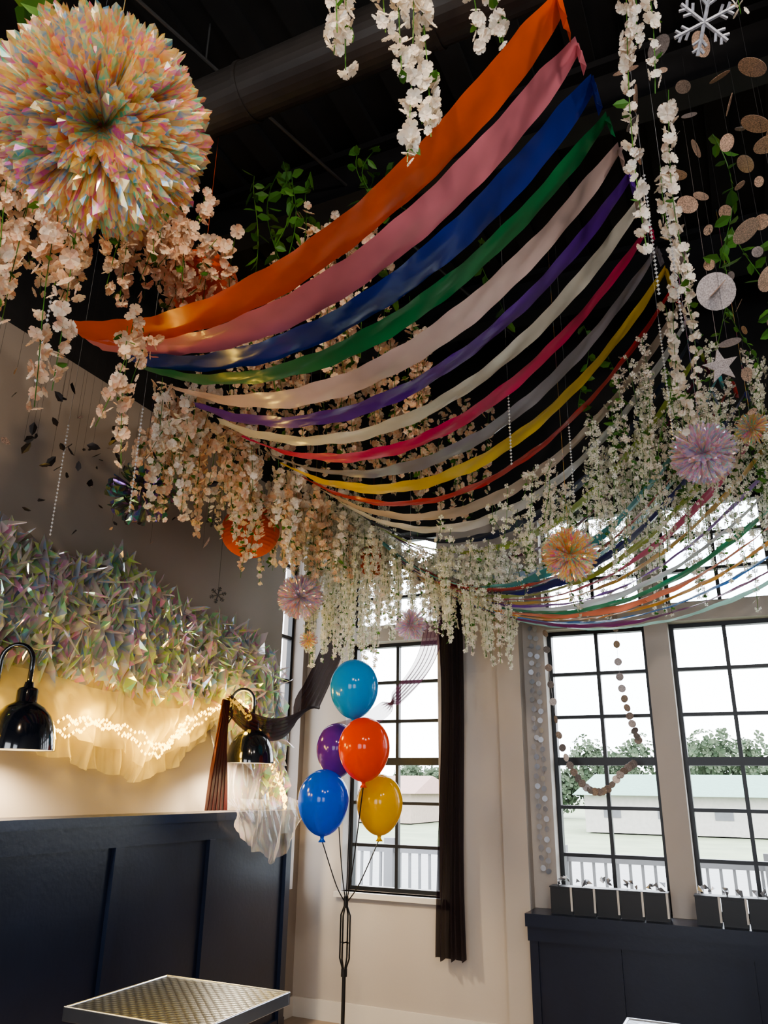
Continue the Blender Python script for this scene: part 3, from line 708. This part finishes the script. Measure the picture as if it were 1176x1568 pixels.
b.done('foil_leaf_mobile',[pm('dark_foil',(.03,.025,.025),.4,metal=.5),M_rose])

# ------------------------------------------------------------ boxes on ledge
M_box=pm('box_black',(.010,.011,.015),.45)
def boxes(x0,n,w=.13,gap=.008):
    e=empty('ledge_box_row',(x0,5.22,.79)); b=B()
    for k in range(n):
        x=k*(w+gap)
        b.box(x,x+w,-.05,.05,0,.145,0); b.box(x+.006,x+w-.006,-.052,-.05,.012,.135,0)
        b.box(x+w-.008,x+w+.004,-.058,-.053,.02,.15,1)
        b.box(x-.004,x+w+.004,-.054,.054,.145,.152,0)
        n_=6
        P=np.stack([rng.uniform(x+.02,x+w-.02,n_),rng.uniform(-.03,.03,n_),rng.uniform(.158,.195,n_)],1)
        b.inst([(-1,0,0),(0,-.5,.3),(1,0,.1),(0,.5,.35),(0,0,1.1)],[(0,1,4),(1,2,4),(2,3,4),(3,0,4)],P,frames_from_dir(rng.normal(0,1,(n_,3))+[0,0,1.5]),rng.uniform(.014,.032,n_),2)
    b.done('boxes',[M_box,M_trim,M_silver],parent=e)
boxes(-1.25,5); boxes(-.42,5); boxes(.41,5)

# ------------------------------------------------------------ tables
def diamond_mat():
    m,nt,out=new_mat('diamond_plate'); p=nt.nodes.new('ShaderNodeBsdfPrincipled'); nt.links.new(p.outputs[0],out.inputs[0])
    tc=nt.nodes.new('ShaderNodeTexCoord'); mp=nt.nodes.new('ShaderNodeMapping'); mp.inputs['Rotation'].default_value=(0,0,.785); nt.links.new(tc.outputs['Object'],mp.inputs[0])
    vo=nt.nodes.new('ShaderNodeTexVoronoi'); vo.inputs['Scale'].default_value=34; vo.inputs['Randomness'].default_value=0.0; nt.links.new(mp.outputs[0],vo.inputs['Vector'])
    r=ramp(nt,[(.42,.50,.62),(.05,.06,.08)],[.2,.6]); nt.links.new(vo.outputs['Distance'],r.inputs[0]); nt.links.new(r.outputs[0],p.inputs['Base Color'])
    bp=nt.nodes.new('ShaderNodeBump'); bp.invert=True; bp.inputs['Strength'].default_value=.6; bp.inputs['Distance'].default_value=.004; nt.links.new(vo.outputs['Distance'],bp.inputs['Height']); nt.links.new(bp.outputs[0],p.inputs['Normal'])
    p.inputs['Metallic'].default_value=.9; p.inputs['Roughness'].default_value=.28
    return m
M_dia=diamond_mat()
def table(x0,x1,y0,y1):
    cx,cy=(x0+x1)/2,(y0+y1)/2; e=empty('cafe_table',(cx,cy,0)); hx,hy=(x1-x0)/2,(y1-y0)/2
    b=B(); b.box(-hx+.012,hx-.012,-hy+.012,hy-.012,.715,.748); b.done('top',[M_dia],parent=e)
    b=B(); t=.012
    b.box(-hx,hx,-hy,-hy+t,.705,.751); b.box(-hx,hx,hy-t,hy,.705,.751); b.box(-hx,-hx+t,-hy+t,hy-t,.705,.751); b.box(hx-t,hx,-hy+t,hy-t,.705,.751)
    o=b.done('rim',[M_chrome],parent=e); bv=o.modifiers.new('bevel','BEVEL'); bv.width=.003; bv.segments=2
    b=B(); b.cyl((0,0,.02),(0,0,.705),.035,n=20); b.cyl((0,0,.69),(0,0,.712),.14,n=20)
    for k in range(4):
        t=math.pi/4+math.pi/2*k; b.tube([(0,0,.07),(.15*math.cos(t),.15*math.sin(t),.05),(.28*math.cos(t),.28*math.sin(t),.02)],.02,n=8)
        b.cyl((.28*math.cos(t),.28*math.sin(t),0),(.28*math.cos(t),.28*math.sin(t),.02),.02,n=8)
    b.done('pedestal',[M_frame],parent=e)
table(-2.35,-1.75,2.40,2.96)
table(-.53,.12,2.57,3.21)

# ------------------------------------------------------------ outside
M_grass=pm('lawn',(.20,.24,.15),.9,vary=.15,scale=.8)
b=B(); V=[(-120,6.2,-.25),(120,6.2,-.25),(120,160,-.25),(-120,160,-.25)]; b.add(V,[(0,1,2,3)]); b.done('lawn',M_grass)
b=B(); b.box(-30,14,12,24,-.245,-.2); b.done('pavement',pm('asphalt',(.26,.26,.26),.9))
M_tree=island_mat('hazy_foliage',[(.06,.09,.055),(.09,.12,.075),(.12,.15,.10)],rough=.9,trans=.2)
b=B()
def clump(c,r,n,s=1.):
    D=rng.normal(0,1,(n,3)); D/=np.linalg.norm(D,axis=1,keepdims=True); P=np.array(c)+D*np.array(r)*rng.uniform(.5,1,(n,1)); P[:,2]=np.maximum(P[:,2],-.1)
    b.inst(FL4[0],FL4[1],P,frames_from_dir(D+rng.normal(0,.4,(n,3))),rng.uniform(.2,.4,n)*s)
for i in range(75):
    x=-60+i*1.15+rng.normal(0,.5); h=2.6+1.2*noise.noise(Vector((x*.15,0,0))) if x<-11 else 4.6+2.6*noise.noise(Vector((x*.3,2,0)))
    clump((x,rng.uniform(50,56),h*.55),(1.3,1.,h*.5),190)
b.done('tree_line',[M_tree])
b=B()
for x in np.arange(-9,5,.45): clump((x,8.9+rng.normal(0,.1),.1),(.3,.25,.3),40,.2)
b.done('hedge',[M_tree])
def building(x0,x1,y,h,roofm,wallm):
    e=empty('distant_building',((x0+x1)/2,y,-.2)); w=(x1-x0)/2; b=B()
    b.box(-w,w,0,6,0,h,0)
    for k in range(int(w*2/2.2)): b.box(-w+.8+k*2.2,-w+1.5+k*2.2,-.03,0,h*.4,h*.7,2)
    b.add([(-w-.4,-.5,h),(w+.4,-.5,h),(w+.4,6.5,h),(-w-.4,6.5,h),(-w,3,h+.9),(w,3,h+.9)],[(0,1,5,4),(2,3,4,5),(0,4,3),(1,2,5)],1)
    b.done('shell',[wallm,roofm,pm('window_grey',(.12,.12,.13),.5)],parent=e)
building(-7,2,36,1.5,pm('green_roof',(.12,.24,.19),.6),pm('pale_siding',(.40,.38,.35),.8))
building(-26,-16,38,1.4,pm('brown_roof',(.28,.17,.14),.7),pm('tan_siding',(.38,.30,.25),.8))
b=B()
for x in np.arange(-9,4,.11): b.box(x,x+.025,7.98,8.0,-.24,.86)
b.box(-9,4,7.97,8.01,.86,.92); b.box(-9,4,7.98,8.0,.0,.05)
for x in np.arange(-9,4.1,1.8): b.box(x-.05,x+.05,7.94,8.04,-.24,1.0)
b.done('porch_railing',pm('railing_grey',(.13,.13,.14),.6))

# ------------------------------------------------------------ lights / world
w=bpy.data.worlds.new('world'); SC.world=w; w.use_nodes=True; nt=w.node_tree; bg=nt.nodes['Background']
tc=nt.nodes.new('ShaderNodeTexCoord'); nz=nt.nodes.new('ShaderNodeTexNoise'); nz.inputs['Scale'].default_value=2.5; nz.inputs['Detail'].default_value=5
nt.links.new(tc.outputs['Generated'],nz.inputs['Vector']); r=ramp(nt,[(.78,.87,1.),(1,1,1)],[.35,.65]); nt.links.new(nz.outputs['Fac'],r.inputs[0]); nt.links.new(r.outputs[0],bg.inputs[0])
bg.inputs[1].default_value=7.0
def fill_spot(loc,target,e,col,size=70):  # added spots out of view, brightening the pom, blossoms and ribbons
    d=(Vector(target)-Vector(loc)).normalized()
    em=empty('added_fill_spot',loc)
    b=B(); p0=-d*.10; b.cyl(p0,d*.02,.045,.05,n=20,caps=False); b.cyl(p0,p0-d*.02,.045,.02,n=20); b.cyl(tuple(p0),(p0.x,p0.y,4.96-loc[2]),.008,n=8)
    b.done('housing',[M_beam],parent=em)
    l=light('SPOT','added_fill_lamp',Vector(loc)+d*.03,e,col,spot_size=math.radians(size),spot_blend=.5,shadow_soft_size=.05); l.rotation_euler=d.to_track_quat('-Z','Y').to_euler()
fill_spot((-.3,-.6,4.4),(-1.5,1.4,3.0),200,(1,.74,.46),60)
fill_spot((.9,-.4,4.2),(-1.0,2.6,3.6),120,(1,.88,.76),70)
fill_spot((1.6,.8,4.3),(-.4,3.6,3.5),75,(1,.88,.78),70)
